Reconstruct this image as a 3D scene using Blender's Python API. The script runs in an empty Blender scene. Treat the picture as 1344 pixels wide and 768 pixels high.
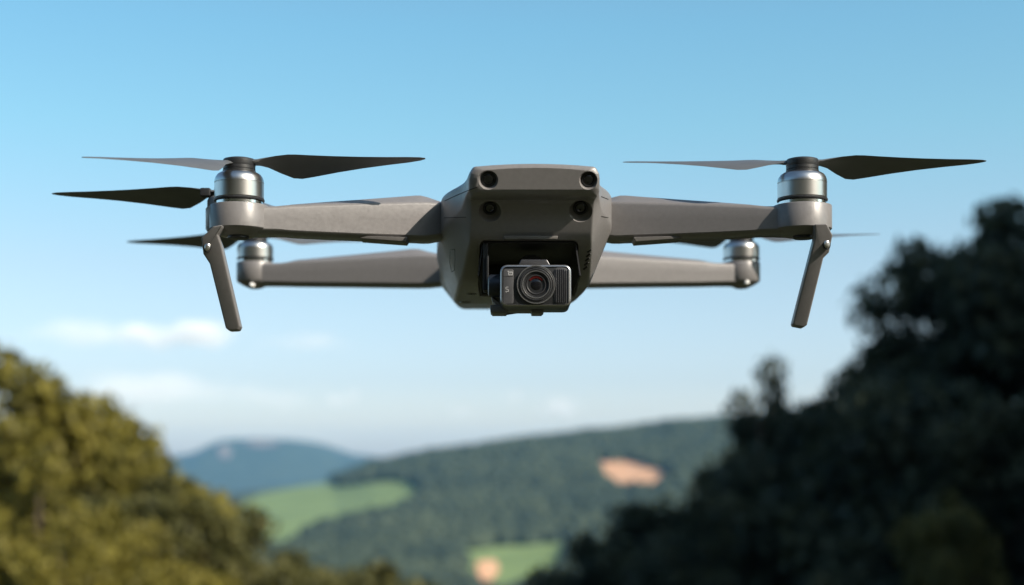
import bpy, bmesh, math, random
import numpy as np
from mathutils import Vector, Matrix
from mathutils.bvhtree import BVHTree

C = bpy.context.scene
COL = C.collection
R = math.radians
F = 2057.0          # focal length in photo pixels (photo 1344 x 768)
HZ = 610.0          # photo row of the horizon

# ------------------------------------------------------------------ camera
cam = bpy.data.cameras.new('camera')
cam.sensor_width = 36.0
cam.lens = F / 1344 * 36.0
cam.shift_y = (HZ - 384.0) / 1344.0
cam.clip_start = 0.02
cam.clip_end = 60000
cam.dof.use_dof = True
cam.dof.focus_distance = 0.888
cam.dof.aperture_fstop = 6.6
cam.dof.aperture_blades = 0
camo = bpy.data.objects.new('camera', cam)
camo.rotation_euler = (R(90), 0, 0)          # at the origin, looking along +Y
COL.objects.link(camo)
C.camera = camo

# ------------------------------------------------------------------ light
SUN_AZ = 57.0       # degrees to the right of straight behind the camera
SUN_EL = 35.0
sun_dir = Vector((math.sin(R(SUN_AZ)) * math.cos(R(SUN_EL)), -math.cos(R(SUN_AZ)) * math.cos(R(SUN_EL)), math.sin(R(SUN_EL))))
w = bpy.data.worlds.new('World'); C.world = w
w.use_nodes = True
nt = w.node_tree
bgn = nt.nodes['Background']
sky = nt.nodes.new('ShaderNodeTexSky')
sky.sky_type = 'NISHITA'
sky.sun_disc = False
sky.sun_elevation = R(SUN_EL)
sky.sun_rotation = math.atan2(sun_dir.x, sun_dir.y)
sky.altitude = 300
sky.air_density = 0.62
sky.dust_density = 2.0
sky.ozone_density = 1.6
tint = nt.nodes.new('ShaderNodeVectorMath'); tint.operation = 'MULTIPLY'      # the photo's sky is a cyan blue
tcw = nt.nodes.new('ShaderNodeTexCoord'); sep = nt.nodes.new('ShaderNodeSeparateXYZ'); ramp = nt.nodes.new('ShaderNodeValToRGB')
nt.links.new(tcw.outputs['Generated'], sep.inputs[0]); nt.links.new(sep.outputs['Z'], ramp.inputs[0])
SKY_TINT = [(0.0, (1.80, 1.42, 1.12)), (0.02, (1.60, 1.30, 1.04)), (0.053, (1.18, 1.05, 0.90)), (0.125, (1.12, 1.08, 0.87)), (0.209, (0.95, 1.26, 0.99)), (0.27, (0.88, 1.29, 1.07)), (0.40, (0.95, 1.12, 1.02))]
while len(ramp.color_ramp.elements) < len(SKY_TINT): ramp.color_ramp.elements.new(0.5)
for e, (p_, c_) in zip(ramp.color_ramp.elements, SKY_TINT): e.position = p_; e.color = (*[q / 1.8 for q in c_], 1)
scl = nt.nodes.new('ShaderNodeVectorMath'); scl.operation = 'SCALE'; scl.inputs['Scale'].default_value = 1.8
nt.links.new(ramp.outputs[0], scl.inputs[0]); nt.links.new(scl.outputs[0], tint.inputs[1])
nt.links.new(sky.outputs[0], tint.inputs[0])
nt.links.new(tint.outputs[0], bgn.inputs[0])
bgn.inputs[1].default_value = 0.15
sl = bpy.data.lights.new('sun', 'SUN')
sl.energy = 5.0
sl.angle = R(0.55)
sl.color = (1.0, 0.88, 0.75)
so = bpy.data.objects.new('sun', sl)
so.rotation_euler = (-sun_dir).to_track_quat('-Z', 'Y').to_euler()
so.location = sun_dir * 50
COL.objects.link(so)
C.view_settings.view_transform = 'Standard'
C.view_settings.look = 'None'
C.view_settings.exposure = 0.54
C.view_settings.gamma = 1.0
C.view_settings.use_curve_mapping = False
C.render.engine = 'CYCLES'
C.cycles.use_denoising = True
C.cycles.max_bounces = 8
C.cycles.diffuse_bounces = 4
C.cycles.glossy_bounces = 4
C.cycles.volume_bounces = 6
C.cycles.volume_step_rate = 1.0
C.cycles.sample_clamp_indirect = 8.0

# ------------------------------------------------------------------ helpers
def tag(o, label=None, cat=None, group=None, kind=None):
    if label: o['label'] = label
    if cat: o['category'] = cat
    if group: o['group'] = group
    if kind: o['kind'] = kind
    return o

def empty(name, loc):
    o = bpy.data.objects.new(name, None)
    o.empty_display_size = 0.1
    o.location = loc
    COL.objects.link(o)
    return o

def finish(me, angle):
    if angle is None: return
    me.polygons.foreach_set('use_smooth', [True] * len(me.polygons))
    if angle < 180: me.set_sharp_from_angle(angle=R(angle))

def mk(name, verts, faces, mat, parent=None, angle=35, loc=(0, 0, 0)):
    me = bpy.data.meshes.new(name)
    me.from_pydata([tuple(v) for v in verts], [], faces)
    bm = bmesh.new(); bm.from_mesh(me)
    bmesh.ops.remove_doubles(bm, verts=bm.verts, dist=1e-7)
    bmesh.ops.recalc_face_normals(bm, faces=bm.faces)
    bm.to_mesh(me); bm.free()
    finish(me, angle)
    me.materials.append(mat)
    o = bpy.data.objects.new(name, me)
    COL.objects.link(o)
    o.location = loc
    if parent: o.parent = parent
    return o

def mk_np(name, V, Fq, mat, parent=None, smooth=True):
    """big mesh from numpy arrays, all faces with the same corner count"""
    me = bpy.data.meshes.new(name)
    n, k = Fq.shape
    me.vertices.add(len(V)); me.vertices.foreach_set('co', np.asarray(V, np.float32).ravel())
    me.loops.add(n * k); me.loops.foreach_set('vertex_index', Fq.astype(np.int32).ravel())
    me.polygons.add(n); me.polygons.foreach_set('loop_start', np.arange(0, n * k, k, dtype=np.int32))
    me.polygons.foreach_set('use_smooth', np.full(n, smooth))
    me.update(calc_edges=True); me.validate()
    if mat: me.materials.append(mat)
    o = bpy.data.objects.new(name, me)
    COL.objects.link(o)
    if parent: o.parent = parent
    return o

class MB:
    """collects shapes into one mesh"""
    def __init__(s): s.v = []; s.f = []
    def add(s, v, f):
        n = len(s.v); s.v += [Vector(p) for p in v]; s.f += [tuple(i + n for i in q) for q in f]
        return s
    def build(s, name, mat, parent=None, angle=35, loc=(0, 0, 0)):
        return mk(name, s.v, s.f, mat, parent, angle, loc)

def loft(rings, cap=True):
    v = []; f = []; n = len(rings[0])
    for r in rings: v += r
    for i in range(len(rings) - 1):
        for j in range(n):
            a, b = i * n + j, i * n + (j + 1) % n
            f.append((a, b, b + n, a + n))
    if cap:
        f.append(tuple(range(n - 1, -1, -1)))
        f.append(tuple((len(rings) - 1) * n + j for j in range(n)))
    return v, f

def lathe(prof, seg=48, axis='Z', c=(0, 0, 0), cap=True):
    """prof: list of (radius, height)"""
    rings = []
    for r, h in prof:
        ring = []
        for k in range(seg):
            a = 2 * math.pi * k / seg
            if axis == 'Z': p = Vector((r * math.cos(a), r * math.sin(a), h))
            elif axis == 'Y': p = Vector((r * math.cos(a), h, r * math.sin(a)))
            else: p = Vector((h, r * math.cos(a), r * math.sin(a)))
            ring.append(p + Vector(c))
        rings.append(ring)
    return loft(rings, cap)

def round_poly(pts, rad, seg=5):
    """2D polygon with rounded corners; rad one value or one per corner"""
    out = []; n = len(pts)
    for i in range(n):
        p = Vector(pts[i]); a = Vector(pts[i - 1]) - p; b = Vector(pts[(i + 1) % n]) - p
        r = rad[i] if isinstance(rad, (list, tuple)) else rad
        la, lb = a.length, b.length
        a.normalize(); b.normalize()
        ang = max(1e-3, math.acos(max(-1, min(1, a.dot(b)))))
        t = min(r / math.tan(ang / 2), 0.48 * la, 0.48 * lb)
        A, B = p + a * t, p + b * t
        for k in range(seg + 1):
            u = k / seg
            out.append((1 - u) ** 2 * A + 2 * u * (1 - u) * p + u ** 2 * B)
    return out

def prism_y(pts2, y0, y1, bev=0.0, bseg=3):
    """extrude an (x,z) outline along Y, with rounded-over rims"""
    c = sum((Vector(p) for p in pts2), Vector((0, 0))) / len(pts2)
    n = len(pts2)
    nor = []
    for i in range(n):
        a = Vector(pts2[i]) - Vector(pts2[i - 1]); b = Vector(pts2[(i + 1) % n]) - Vector(pts2[i])
        d = (a.normalized() + b.normalized())
        d = Vector((d.y, -d.x))
        if d.length < 1e-9: d = Vector(pts2[i]) - c
        nor.append(d.normalized())
    area = sum(pts2[i - 1][0] * pts2[i][1] - pts2[i][0] * pts2[i - 1][1] for i in range(n))
    sg = 1 if area > 0 else -1
    rings = []
    def ring(y, inset): rings.append([Vector((p[0] - sg * d.x * inset, y, p[1] - sg * d.y * inset)) for p, d in zip(pts2, nor)])
    if bev > 0:
        for k in range(bseg + 1):
            a = k / bseg * math.pi / 2
            ring(y0 + bev * (1 - math.cos(a)), bev * (1 - math.sin(a)))
        for k in range(bseg, -1, -1):
            a = k / bseg * math.pi / 2
            ring(y1 - bev * (1 - math.cos(a)), bev * (1 - math.sin(a)))
    else:
        ring(y0, 0); ring(y1, 0)
    return loft(rings)

def rbox(x0, x1, y0, y1, z0, z1, r=0.001, bev=0.0005, seg=4):
    return prism_y(round_poly([(x0, z0), (x1, z0), (x1, z1), (x0, z1)], r, seg), y0, y1, bev)

def tube(pts, rad, seg=8, taper=None):
    rings = []; n = len(pts)
    pts = [Vector(p) for p in pts]
    for i, p in enumerate(pts):
        d = (pts[min(i + 1, n - 1)] - pts[max(i - 1, 0)]).normalized()
        u = d.cross(Vector((0, 0, 1)))
        if u.length < 1e-3: u = Vector((1, 0, 0))
        u.normalize(); v = d.cross(u)
        r = rad[i] if isinstance(rad, (list, tuple)) else rad
        rings.append([p + (u * math.cos(2 * math.pi * k / seg) + v * math.sin(2 * math.pi * k / seg)) * r for k in range(seg)])
    return loft(rings)

def P(px, py, Y):
    """the point at distance Y that the photo shows at (px, py)"""
    return Vector(((px - 672) * Y / F, Y, (HZ - py) * Y / F))

# ------------------------------------------------------------------ materials
def node(t, kind, **kw):
    n = t.nodes.new(kind)
    for k, v in kw.items(): setattr(n, k, v)
    return n

def mat(name, col, rough=0.5, metal=0.0, var=0.0, vscale=40.0, bump=0.0, bscale=2500.0, rvar=0.0, aniso=0.0, coat=0.0, spec=0.5):
    m = bpy.data.materials.new(name); m.use_nodes = True
    t = m.node_tree; b = t.nodes['Principled BSDF']
    b.inputs['Base Color'].default_value = (*col, 1)
    b.inputs['Roughness'].default_value = rough
    b.inputs['Metallic'].default_value = metal
    b.inputs['Anisotropic'].default_value = aniso
    b.inputs['Coat Weight'].default_value = coat
    b.inputs['Specular IOR Level'].default_value = spec
    tc = node(t, 'ShaderNodeTexCoord')
    if var > 0:
        n = node(t, 'ShaderNodeTexNoise'); n.inputs['Scale'].default_value = vscale; n.inputs['Detail'].default_value = 5
        t.links.new(tc.outputs['Object'], n.inputs['Vector'])
        r = node(t, 'ShaderNodeValToRGB')
        r.color_ramp.elements[0].position = 0.3; r.color_ramp.elements[1].position = 0.7
        r.color_ramp.elements[0].color = (*[c * (1 - var) for c in col], 1)
        r.color_ramp.elements[1].color = (*[min(1, c * (1 + var)) for c in col], 1)
        t.links.new(n.outputs['Fac'], r.inputs[0]); t.links.new(r.outputs[0], b.inputs['Base Color'])
        if rvar > 0:
            mr = node(t, 'ShaderNodeMapRange')
            mr.inputs[1].default_value = 0.3; mr.inputs[2].default_value = 0.7
            mr.inputs[3].default_value = rough - rvar; mr.inputs[4].default_value = rough + rvar
            t.links.new(n.outputs['Fac'], mr.inputs[0]); t.links.new(mr.outputs[0], b.inputs['Roughness'])
    if bump > 0:
        n2 = node(t, 'ShaderNodeTexNoise'); n2.inputs['Scale'].default_value = bscale; n2.inputs['Detail'].default_value = 3
        t.links.new(tc.outputs['Object'], n2.inputs['Vector'])
        bp = node(t, 'ShaderNodeBump'); bp.inputs['Strength'].default_value = bump; bp.inputs['Distance'].default_value = 0.0003
        t.links.new(n2.outputs['Fac'], bp.inputs['Height']); t.links.new(bp.outputs[0], b.inputs['Normal'])
    return m

M = {}
M['shell'] = mat('grey_shell_plastic', (0.166, 0.160, 0.160), 0.36, var=0.05, vscale=420, bump=0.22, bscale=2200, rvar=0.06)
M['black'] = mat('black_plastic', (0.018, 0.019, 0.021), 0.42, var=0.15, vscale=200, bump=0.2)
M['bay'] = mat('matt_black_lining', (0.008, 0.009, 0.011), 0.7, var=0.1, vscale=200)
M['seam'] = mat('dark_joint', (0.012, 0.012, 0.012), 0.7)
M['alu'] = mat('brushed_aluminium', (0.54, 0.53, 0.52), 0.30, 1.0)
M['alu_ring'] = mat('polished_aluminium', (0.72, 0.72, 0.72), 0.16, 1.0)
M['screw'] = mat('steel_screw', (0.62, 0.61, 0.59), 0.35, 1.0)
M['blade'] = mat('blade_plastic', (0.085, 0.090, 0.094), 0.40, var=0.1, vscale=80)
M['camshell'] = mat('camera_housing', (0.060, 0.060, 0.065), 0.30, 0.5, var=0.08, vscale=300)
M['camedge'] = mat('camera_edge_metal', (0.40, 0.40, 0.41), 0.3, 0.9)
M['camface'] = mat('camera_face', (0.014, 0.015, 0.017), 0.4)
M['campanel'] = mat('camera_side_panel', (0.050, 0.051, 0.055), 0.5, var=0.1, vscale=400)
M['mark'] = mat('grey_print', (0.38, 0.38, 0.38), 0.6)
M['glass'] = mat('lens_glass', (0.004, 0.004, 0.006), 0.03, coat=0.2, spec=0.45)
M['redglint'] = mat('red_lens_reflection', (0.075, 0.004, 0.006), 0.15, 0.3, coat=0.5)  # colour of the reflection painted on the lens
M['eyeglass'] = mat('sensor_glass', (0.016, 0.016, 0.020), 0.08, coat=0.6)
M['navy'] = mat('dark_blue_motor_case', (0.012, 0.017, 0.027), 0.38)
M['led'] = mat('white_led_cover', (0.85, 0.85, 0.83), 0.35)
M['pad'] = mat('grey_pad', (0.11, 0.105, 0.10), 0.45, var=0.08, vscale=200)

# ================================================================== THE SETTING
rng = np.random.default_rng(7)

def smooth(a, b, t):
    t = np.clip((t - a) / (b - a), 0, 1)
    return t * t * (3 - 2 * t)

# value noise for the terrain
_tab = rng.random((64, 64))
def vnoise(x, y):
    xi = np.floor(x).astype(int); yi = np.floor(y).astype(int)
    fx = x - xi; fy = y - yi
    fx = fx * fx * (3 - 2 * fx); fy = fy * fy * (3 - 2 * fy)
    g = lambda a, b: _tab[a % 64, b % 64]
    return (g(xi, yi) * (1 - fx) + g(xi + 1, yi) * fx) * (1 - fy) + (g(xi, yi + 1) * (1 - fx) + g(xi + 1, yi + 1) * fx) * fy

NEAR_Y = [-400, -80, -30, -9, 0, 8, 20, 40, 80, 200, 400, 800, 1200]
NEAR_Z = [120, 46, 14, 0.9, -1.7, -2.3, -5, -10, -22, -58, -92, -108, -106]  # unseen slope behind the camera, raised to darken the drone's front
CREST = 2600.0
CX = [(p - 672) * CREST / F for p in (-400, 200, 320, 440, 490, 560, 700, 800, 940, 1100, 1400, 2000)]
CZ = [(HZ - q) * CREST / F for q in (690, 668, 648, 634, 616, 602, 585, 572, 557, 541, 528, 540)]
MES = 9000.0
MX = [(p - 672) * MES / F for p in (-300, 120, 205, 240, 262, 284, 300, 345, 392, 418, 455, 520, 600, 900)]
MZ = [(HZ - q) * MES / F for q in (640, 606, 602, 598, 595, 583, 577, 575, 577, 582, 597, 603, 607, 625)]

def height(x, y):
    x = np.asarray(x, float); y = np.asarray(y, float)
    base = np.interp(y, NEAR_Y, NEAR_Z)
    t = smooth(1150, CREST, y) * 0.55 + np.clip((y - 1150) / (CREST - 1150), 0, 1) * 0.45
    zc = np.interp(x * CREST / np.maximum(y, 1500), CX, CZ)
    h = base + (zc - base) * t
    h = h + (-110 - h) * smooth(CREST, 4200, y)
    mz = np.interp(x, MX, MZ)
    m = smooth(7600, 8900, y) * (1 - smooth(9350, 10400, y))
    h = h + (mz - h) * m
    # undulation that grows with distance
    a = np.clip((y - 120) / 1500, 0, 1) * (1 - smooth(2300, 2600, y) * 0.7)
    h = h + a * 18 * (vnoise(x / 230 + 31, y / 260 + 9) - 0.5) + a * 7 * (vnoise(x / 90 + 3, y / 90 + 5) - 0.5)
    h = h + smooth(7600, 8500, y) * 12 * (vnoise(x / 300 + 3, y / 500) - 0.5)
    # bank added out of view on the right to shade the trees
    gate = smooth(1, 22, y) * (1 - smooth(110, 260, y))
    h = h + 35.5 * smooth(-2, 32, x - 0.34 * np.maximum(y, 0)) * gate
    h = h - 10 * np.exp(-((x - 29) / 9) ** 2 - ((y - 16.5) / 4) ** 2)      # dip added in the bank to let sun onto the small olive tree
    h = h + np.clip(np.hypot(x, y) / 40, 0, 1) * 0.7 * (vnoise(x / 5 + 11, y / 5 + 2) - 0.5)
    return h

def terrain_hit(px, py, y0=60.0, y1=11000.0):
    dx, dz = (px - 672) / F, (HZ - py) / F
    ys = np.geomspace(y0, y1, 6000)
    k = np.nonzero(height(dx * ys, ys) > dz * ys)[0]
    y = ys[k[0]] if len(k) else y1
    return dx * y, y

def leaf_like(name, c_dark, c_light, nscale, rough=0.7, island=True, trans=0.0, bumpd=0.0):
    m = bpy.data.materials.new(name); m.use_nodes = True
    t = m.node_tree; b = t.nodes['Principled BSDF']
    b.inputs['Roughness'].default_value = rough
    b.inputs['Specular IOR Level'].default_value = 0.25
    tc = node(t, 'ShaderNodeTexCoord')
    n = node(t, 'ShaderNodeTexNoise'); n.inputs['Scale'].default_value = nscale; n.inputs['Detail'].default_value = 4
    t.links.new(tc.outputs['Object'], n.inputs['Vector'])
    fac = n.outputs['Fac']
    if island:
        g = node(t, 'ShaderNodeNewGeometry')
        a = node(t, 'ShaderNodeMath', operation='MULTIPLY_ADD')
        a.inputs[1].default_value = 0.45; a.inputs[2].default_value = -0.22
        t.links.new(g.outputs['Random Per Island'], a.inputs[0])
        s = node(t, 'ShaderNodeMath', operation='ADD')
        t.links.new(a.outputs[0], s.inputs[0]); t.links.new(fac, s.inputs[1]); fac = s.outputs[0]
    r = node(t, 'ShaderNodeValToRGB')
    r.color_ramp.elements[0].position = 0.28; r.color_ramp.elements[1].position = 0.72
    r.color_ramp.elements[0].color = (*c_dark, 1); r.color_ramp.elements[1].color = (*c_light, 1)
    t.links.new(fac, r.inputs[0]); t.links.new(r.outputs[0], b.inputs['Base Color'])
    if trans > 0:
        tr = node(t, 'ShaderNodeBsdfTranslucent'); t.links.new(r.outputs[0], tr.inputs[0])
        mx = node(t, 'ShaderNodeMixShader'); mx.inputs[0].default_value = trans
        t.links.new(b.outputs[0], mx.inputs[1]); t.links.new(tr.outputs[0], mx.inputs[2])
        t.links.new(mx.outputs[0], t.nodes['Material Output'].inputs['Surface'])
    return m

M['grass'] = leaf_like('dry_hill_grass', (0.026, 0.029, 0.013), (0.052, 0.055, 0.024), 0.15, 0.9, island=False)
M['field'] = leaf_like('green_meadow', (0.12, 0.170, 0.055), (0.175, 0.235, 0.085), 0.012, 0.9, island=False)
M['soil'] = leaf_like('bare_ochre_soil', (0.46, 0.25, 0.135), (0.66, 0.38, 0.22), 0.03, 0.95, island=False)
M['rock'] = leaf_like('weathered_rock', (0.10, 0.085, 0.07), (0.24, 0.19, 0.155), 0.02, 0.95, island=False)
M['wood_far'] = leaf_like('far_wood_leaves', (0.016, 0.026, 0.015), (0.044, 0.056, 0.028), 0.01, 0.8)
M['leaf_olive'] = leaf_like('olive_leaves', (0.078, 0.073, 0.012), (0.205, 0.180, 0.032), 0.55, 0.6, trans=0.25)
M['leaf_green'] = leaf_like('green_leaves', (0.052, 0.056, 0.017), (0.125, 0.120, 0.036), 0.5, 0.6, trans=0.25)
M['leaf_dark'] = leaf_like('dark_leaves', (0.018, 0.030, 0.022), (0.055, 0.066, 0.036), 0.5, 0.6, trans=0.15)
M['bark'] = mat('rough_bark', (0.075, 0.055, 0.04), 0.9, var=0.4, vscale=6)

# ground: one polar sheet, finest in the view direction
ang = np.concatenate([np.linspace(-28, 28, 190), np.linspace(28, 332, 90)[1:-1]])
rad = np.concatenate([[0.3], np.geomspace(1.0, 2300, 190), np.linspace(2320, 2800, 26), np.geomspace(2850, 7500, 40), np.linspace(7550, 9150, 60), np.geomspace(9250, 11400, 14)])
A, RR = np.meshgrid(np.radians(ang), rad)
X, Y = RR * np.sin(A), RR * np.cos(A)
V = np.stack([X, Y, height(X, Y)], -1).reshape(-1, 3)
na, nr = len(ang), len(rad)
i, j = np.meshgrid(np.arange(nr - 1), np.arange(na), indexing='ij')
jj = (j + 1) % na
Fq = np.stack([i * na + j, i * na + jj, (i + 1) * na + jj, (i + 1) * na + j], -1).reshape(-1, 4)[:, ::-1]
ground = mk_np('ground', V, Fq, M['grass'])
ground.data.materials.append(M['wood_far'])
_mi = np.zeros(len(ground.data.polygons), np.int32); _mi[np.repeat(RR[:-1, 0], na) > 2300] = 1
ground.data.polygons.foreach_set('material_index', _mi)
tag(ground, 'grassy hillside dropping into the wooded valley below the flying drone', 'ground', kind='structure')

def inside(poly, x, y):
    res = np.zeros(np.shape(x), bool); n = len(poly)
    for k in range(n):
        (x0, y0), (x1, y1) = poly[k - 1], poly[k]
        with np.errstate(divide='ignore', invalid='ignore'):
            c = ((y0 > y) != (y1 > y)) & (x < (x1 - x0) * (y - y0) / (y1 - y0 + 1e-12) + x0)
        res ^= c
    return res

PATCHES = [
    ('field', [(316, 662), (350, 648), (395, 640), (437, 634), (452, 640), (485, 636), (525, 632), (552, 640), (549, 662), (512, 678), (458, 688), (424, 696), (398, 706), (384, 720), (352, 730), (318, 716)],
     M['field'], 'broad green meadow high on the valley side between the woods'),
    ('field', [(606, 724), (660, 720), (748, 713), (746, 735), (728, 758), (696, 776), (655, 788), (622, 780), (608, 752)],
     M['field'], 'small green meadow low in the valley beside the dark trees'),
    ('bare_slope', [(778, 612), (790, 606), (803, 609), (822, 606), (846, 611), (858, 617), (872, 618), (885, 631), (877, 641), (858, 642), (846, 651), (828, 645), (812, 647), (800, 637), (788, 626)],
     M['soil'], 'pale orange bare earth clearing on the wooded ridge'),
    ('cliff', [(318, 582), (328, 579.5), (350, 579.5), (366, 581), (368, 585), (352, 589), (330, 588)],
     M['rock'], 'pale rock face under the flat top of the blue hill'),
    ('cliff', [(288, 588), (297, 585), (304, 592), (303, 602), (292, 606), (286, 598)],
     M['rock'], 'pale rock scar on the left shoulder of the blue hill'),
    ('bare_slope', [(625, 742), (640, 739), (652, 741), (655, 753), (646, 766), (633, 768), (627, 757)],
     M['soil'], 'small sandy patch at the corner of the lower meadow'),
]
ppoly = []
for name, poly, m, lab in PATCHES:
    # outline on the terrain, then a fine grid clipped to it
    W = [terrain_hit(a, b) for a, b in poly]
    Wr = round_poly(W, 60, 4)
    Wr = [(p.x, p.y) for p in Wr]
    ppoly.append(Wr)
    xs = [p[0] for p in Wr]; ys = [p[1] for p in Wr]
    bm = bmesh.new()
    n = 46
    gx = np.linspace(min(xs), max(xs), n); gy = np.linspace(min(ys), max(ys), n)
    grid = [[bm.verts.new((a, b, 0)) for a in gx] for b in gy]
    for p in range(n - 1):
        for q in range(n - 1):
            cx_, cy_ = (gx[q] + gx[q + 1]) / 2, (gy[p] + gy[p + 1]) / 2
            if inside(Wr, np.array(cx_), np.array(cy_)):
                bm.faces.new((grid[p][q], grid[p][q + 1], grid[p + 1][q + 1], grid[p + 1][q]))
    for v in list(bm.verts):
        if not v.link_faces: bm.verts.remove(v)
    lift = 3.2 if 'sandy' in lab else 9.0 if name == 'cliff' else 2.0
    for v in bm.verts: v.co.z = float(height(v.co.x, v.co.y)) + lift
    me = bpy.data.meshes.new(name); bm.to_mesh(me); bm.free()
    finish(me, 180); me.materials.append(m)
    o = bpy.data.objects.new(name, me); COL.objects.link(o)
    tag(o, lab, 'meadow' if name == 'field' else 'cliff' if name == 'cliff' else 'bare earth', kind='structure')

# the far woods: one mass of small crowns on the slopes
def ico():
    bm = bmesh.new(); bmesh.ops.create_icosphere(bm, subdivisions=2, radius=1.0)
    v = np.array([p.co[:] for p in bm.verts]); f = np.array([[p.index for p in q.verts] for q in bm.faces]); bm.free()
    return v, f
IV, IF = ico()
N = 82000
yy = np.sqrt(rng.uniform(130 ** 2, 2850 ** 2, N))
xx = rng.uniform(-0.60, 0.58, N) * yy
keep = np.ones(N, bool)
for Wr in ppoly: keep &= ~inside(Wr, xx, yy)
# the open far-left shoulder above the meadow stays free of trees so that the blue hill shows
pxs = 672 + xx / yy * F
keep &= ~((yy > 1900) & (pxs < 436) & (pxs > 150))
xx, yy = xx[keep], yy[keep]
n = len(xx)
size = rng.uniform(4.5, 8.5, n) * (0.8 + 0.5 * vnoise(xx / 60, yy / 60))
hz = height(xx, yy)
rot = rng.uniform(0, 2 * math.pi, n)
ca, sa = np.cos(rot), np.sin(rot)
jit = 1 + 0.28 * (rng.random((n, len(IV))) - 0.5)
vx = IV[None, :, 0] * jit; vy = IV[None, :, 1] * jit; vz = IV[None, :, 2] * jit
V = np.stack([(vx * ca[:, None] - vy * sa[:, None]) * size[:, None] + xx[:, None],
              (vx * sa[:, None] + vy * ca[:, None]) * size[:, None] + yy[:, None],
              vz * size[:, None] * 1.15 + hz[:, None] + size[:, None] * 0.75], -1).reshape(-1, 3)
Ff = (IF[None] + (np.arange(n) * len(IV))[:, None, None]).reshape(-1, 3)
forest = mk_np('forest', V, Ff, M['wood_far'])
tag(forest, 'dark dense woodland covering the valley slopes and the long ridge', 'woodland', kind='stuff')

# ------------------------------------------------------------------ trees
def tree_meshes(seed, H, RX, c0, n_clump, n_leaf, leaf, clump_r, top_pow=1.0, leafmat='leaf_olive', ragged=0.25):
    """trunk with limbs, and a crown of leaf clumps; base at the origin, height H"""
    g = np.random.default_rng(seed); rr = random.Random(seed)
    mb = MB()
    bend = Vector((rr.uniform(-.05, .05), rr.uniform(-.05, .05), 0)) * H
    tp = [Vector((0, 0, -0.4))] + [bend * (k / 8) ** 2 + Vector((0, 0, H * 0.9 * k / 8)) for k in range(1, 9)]
    mb.add(*tube(tp, [H * 0.022 * (1 - 0.85 * k / 8) + 0.02 for k in range(9)], 10))
    cl = []
    k = 0
    while len(cl) < n_clump and k < 20000:
        k += 1
        u = g.uniform(-1, 1, 3); l = np.linalg.norm(u)
        if l > 1 or l < 0.35: continue
        zc = (u[2] + 1) / 2
        wid = RX * (1 + ragged * math.sin(3 * math.atan2(u[1], u[0]) + seed) * 0.6)
        taper = 1 - 0.35 * max(0, top_pow - 0.5) * zc
        p = Vector((u[0] * wid * taper, u[1] * wid * taper, H * (c0 + (1 - c0) * zc) - clump_r * 0.7))
        p += Vector(g.normal(0, ragged * 0.5, 3)) * clump_r
        cl.append((p, clump_r * g.uniform(0.6, 1.25)))
    zmax = max(p.z + r_ * 0.55 for p, r_ in cl)
    cl = [(Vector((p.x, p.y, p.z * H / zmax)), r_) for p, r_ in cl]
    for p, r_ in cl[::max(1, len(cl) // 16)]:
        z0 = max(0.18 * H, min(0.8 * H, p.z - 0.22 * H))
        a = bend * (z0 / (0.9 * H)) ** 2 + Vector((0, 0, z0))
        m_ = a.lerp(p, 0.55) + Vector((0, 0, -0.03 * H))
        mb.add(*tube([a, m_, p], [H * 0.009, H * 0.006, H * 0.002], 6))
    tme = mb.build('trunk', M['bark'], None, 180)
    pts = []
    for p, r_ in cl:
        q = g.normal(0, 1, (n_leaf, 3)); q /= np.linalg.norm(q, axis=1)[:, None]
        q *= (g.random(n_leaf) ** 0.5 * (1 + 0.14 * np.abs(g.normal(0, 1, n_leaf))))[:, None] * r_
        q[:, 2] *= 0.72
        pts.append(q + np.array(p))
    pts = np.concatenate(pts); n_ = len(pts)
    d1 = g.normal(0, 1, (n_, 3)); d1 /= np.linalg.norm(d1, axis=1)[:, None]
    d2 = np.cross(d1, g.normal(0, 1, (n_, 3))); d2 /= np.linalg.norm(d2, axis=1)[:, None]
    s = (leaf * g.uniform(0.6, 1.3, n_))[:, None]
    V_ = np.stack([pts - d1 * s, pts - d2 * s * 0.5, pts + d1 * s, pts + d2 * s * 0.5], 1).reshape(-1, 3)
    F_ = np.arange(n_ * 4).reshape(-1, 4)
    cr = mk_np('crown', V_, F_, M[leafmat], None, smooth=False)
    return tme, cr, H

def make_proto(*a, **k):
    t, c, H = tree_meshes(*a, **k)
    COL.objects.unlink(t); COL.objects.unlink(c)
    return t, c, H

PROTO = {
    'round': make_proto(1, 10, 3.3, 0.15, 95, 300, 0.16, 0.85, 0.8, 'leaf_olive', 0.3),
    'broad': make_proto(2, 10, 3.8, 0.12, 110, 300, 0.16, 0.9, 0.6, 'leaf_olive', 0.35),
    'green': make_proto(3, 10, 3.2, 0.12, 95, 300, 0.16, 0.85, 0.7, 'leaf_green', 0.3),
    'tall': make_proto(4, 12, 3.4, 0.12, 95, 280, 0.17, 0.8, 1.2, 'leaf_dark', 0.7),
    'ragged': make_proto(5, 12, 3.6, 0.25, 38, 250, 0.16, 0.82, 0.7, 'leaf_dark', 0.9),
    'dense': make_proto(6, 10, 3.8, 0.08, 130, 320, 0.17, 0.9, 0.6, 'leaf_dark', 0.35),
}

def tree(kind, px, top, d, label, group, wide=1.0, rz=0.0, name='tree', lean=0.0):
    t, c, H = PROTO[kind]
    x = (px - 672) * d / F
    zt = (HZ - top) * d / F
    zb = float(height(x, d)) - 0.1
    h = max(2.5, zt - zb)
    o = empty(name, (x, d, zb))
    s = h / H
    o.scale = (s * wide, s * wide, s)
    o.rotation_euler = (0, lean, rz)
    for src in (t, c):
        q = src.copy(); COL.objects.link(q); q.parent = o
    tag(o, label, 'tree', group)
    return o

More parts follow.
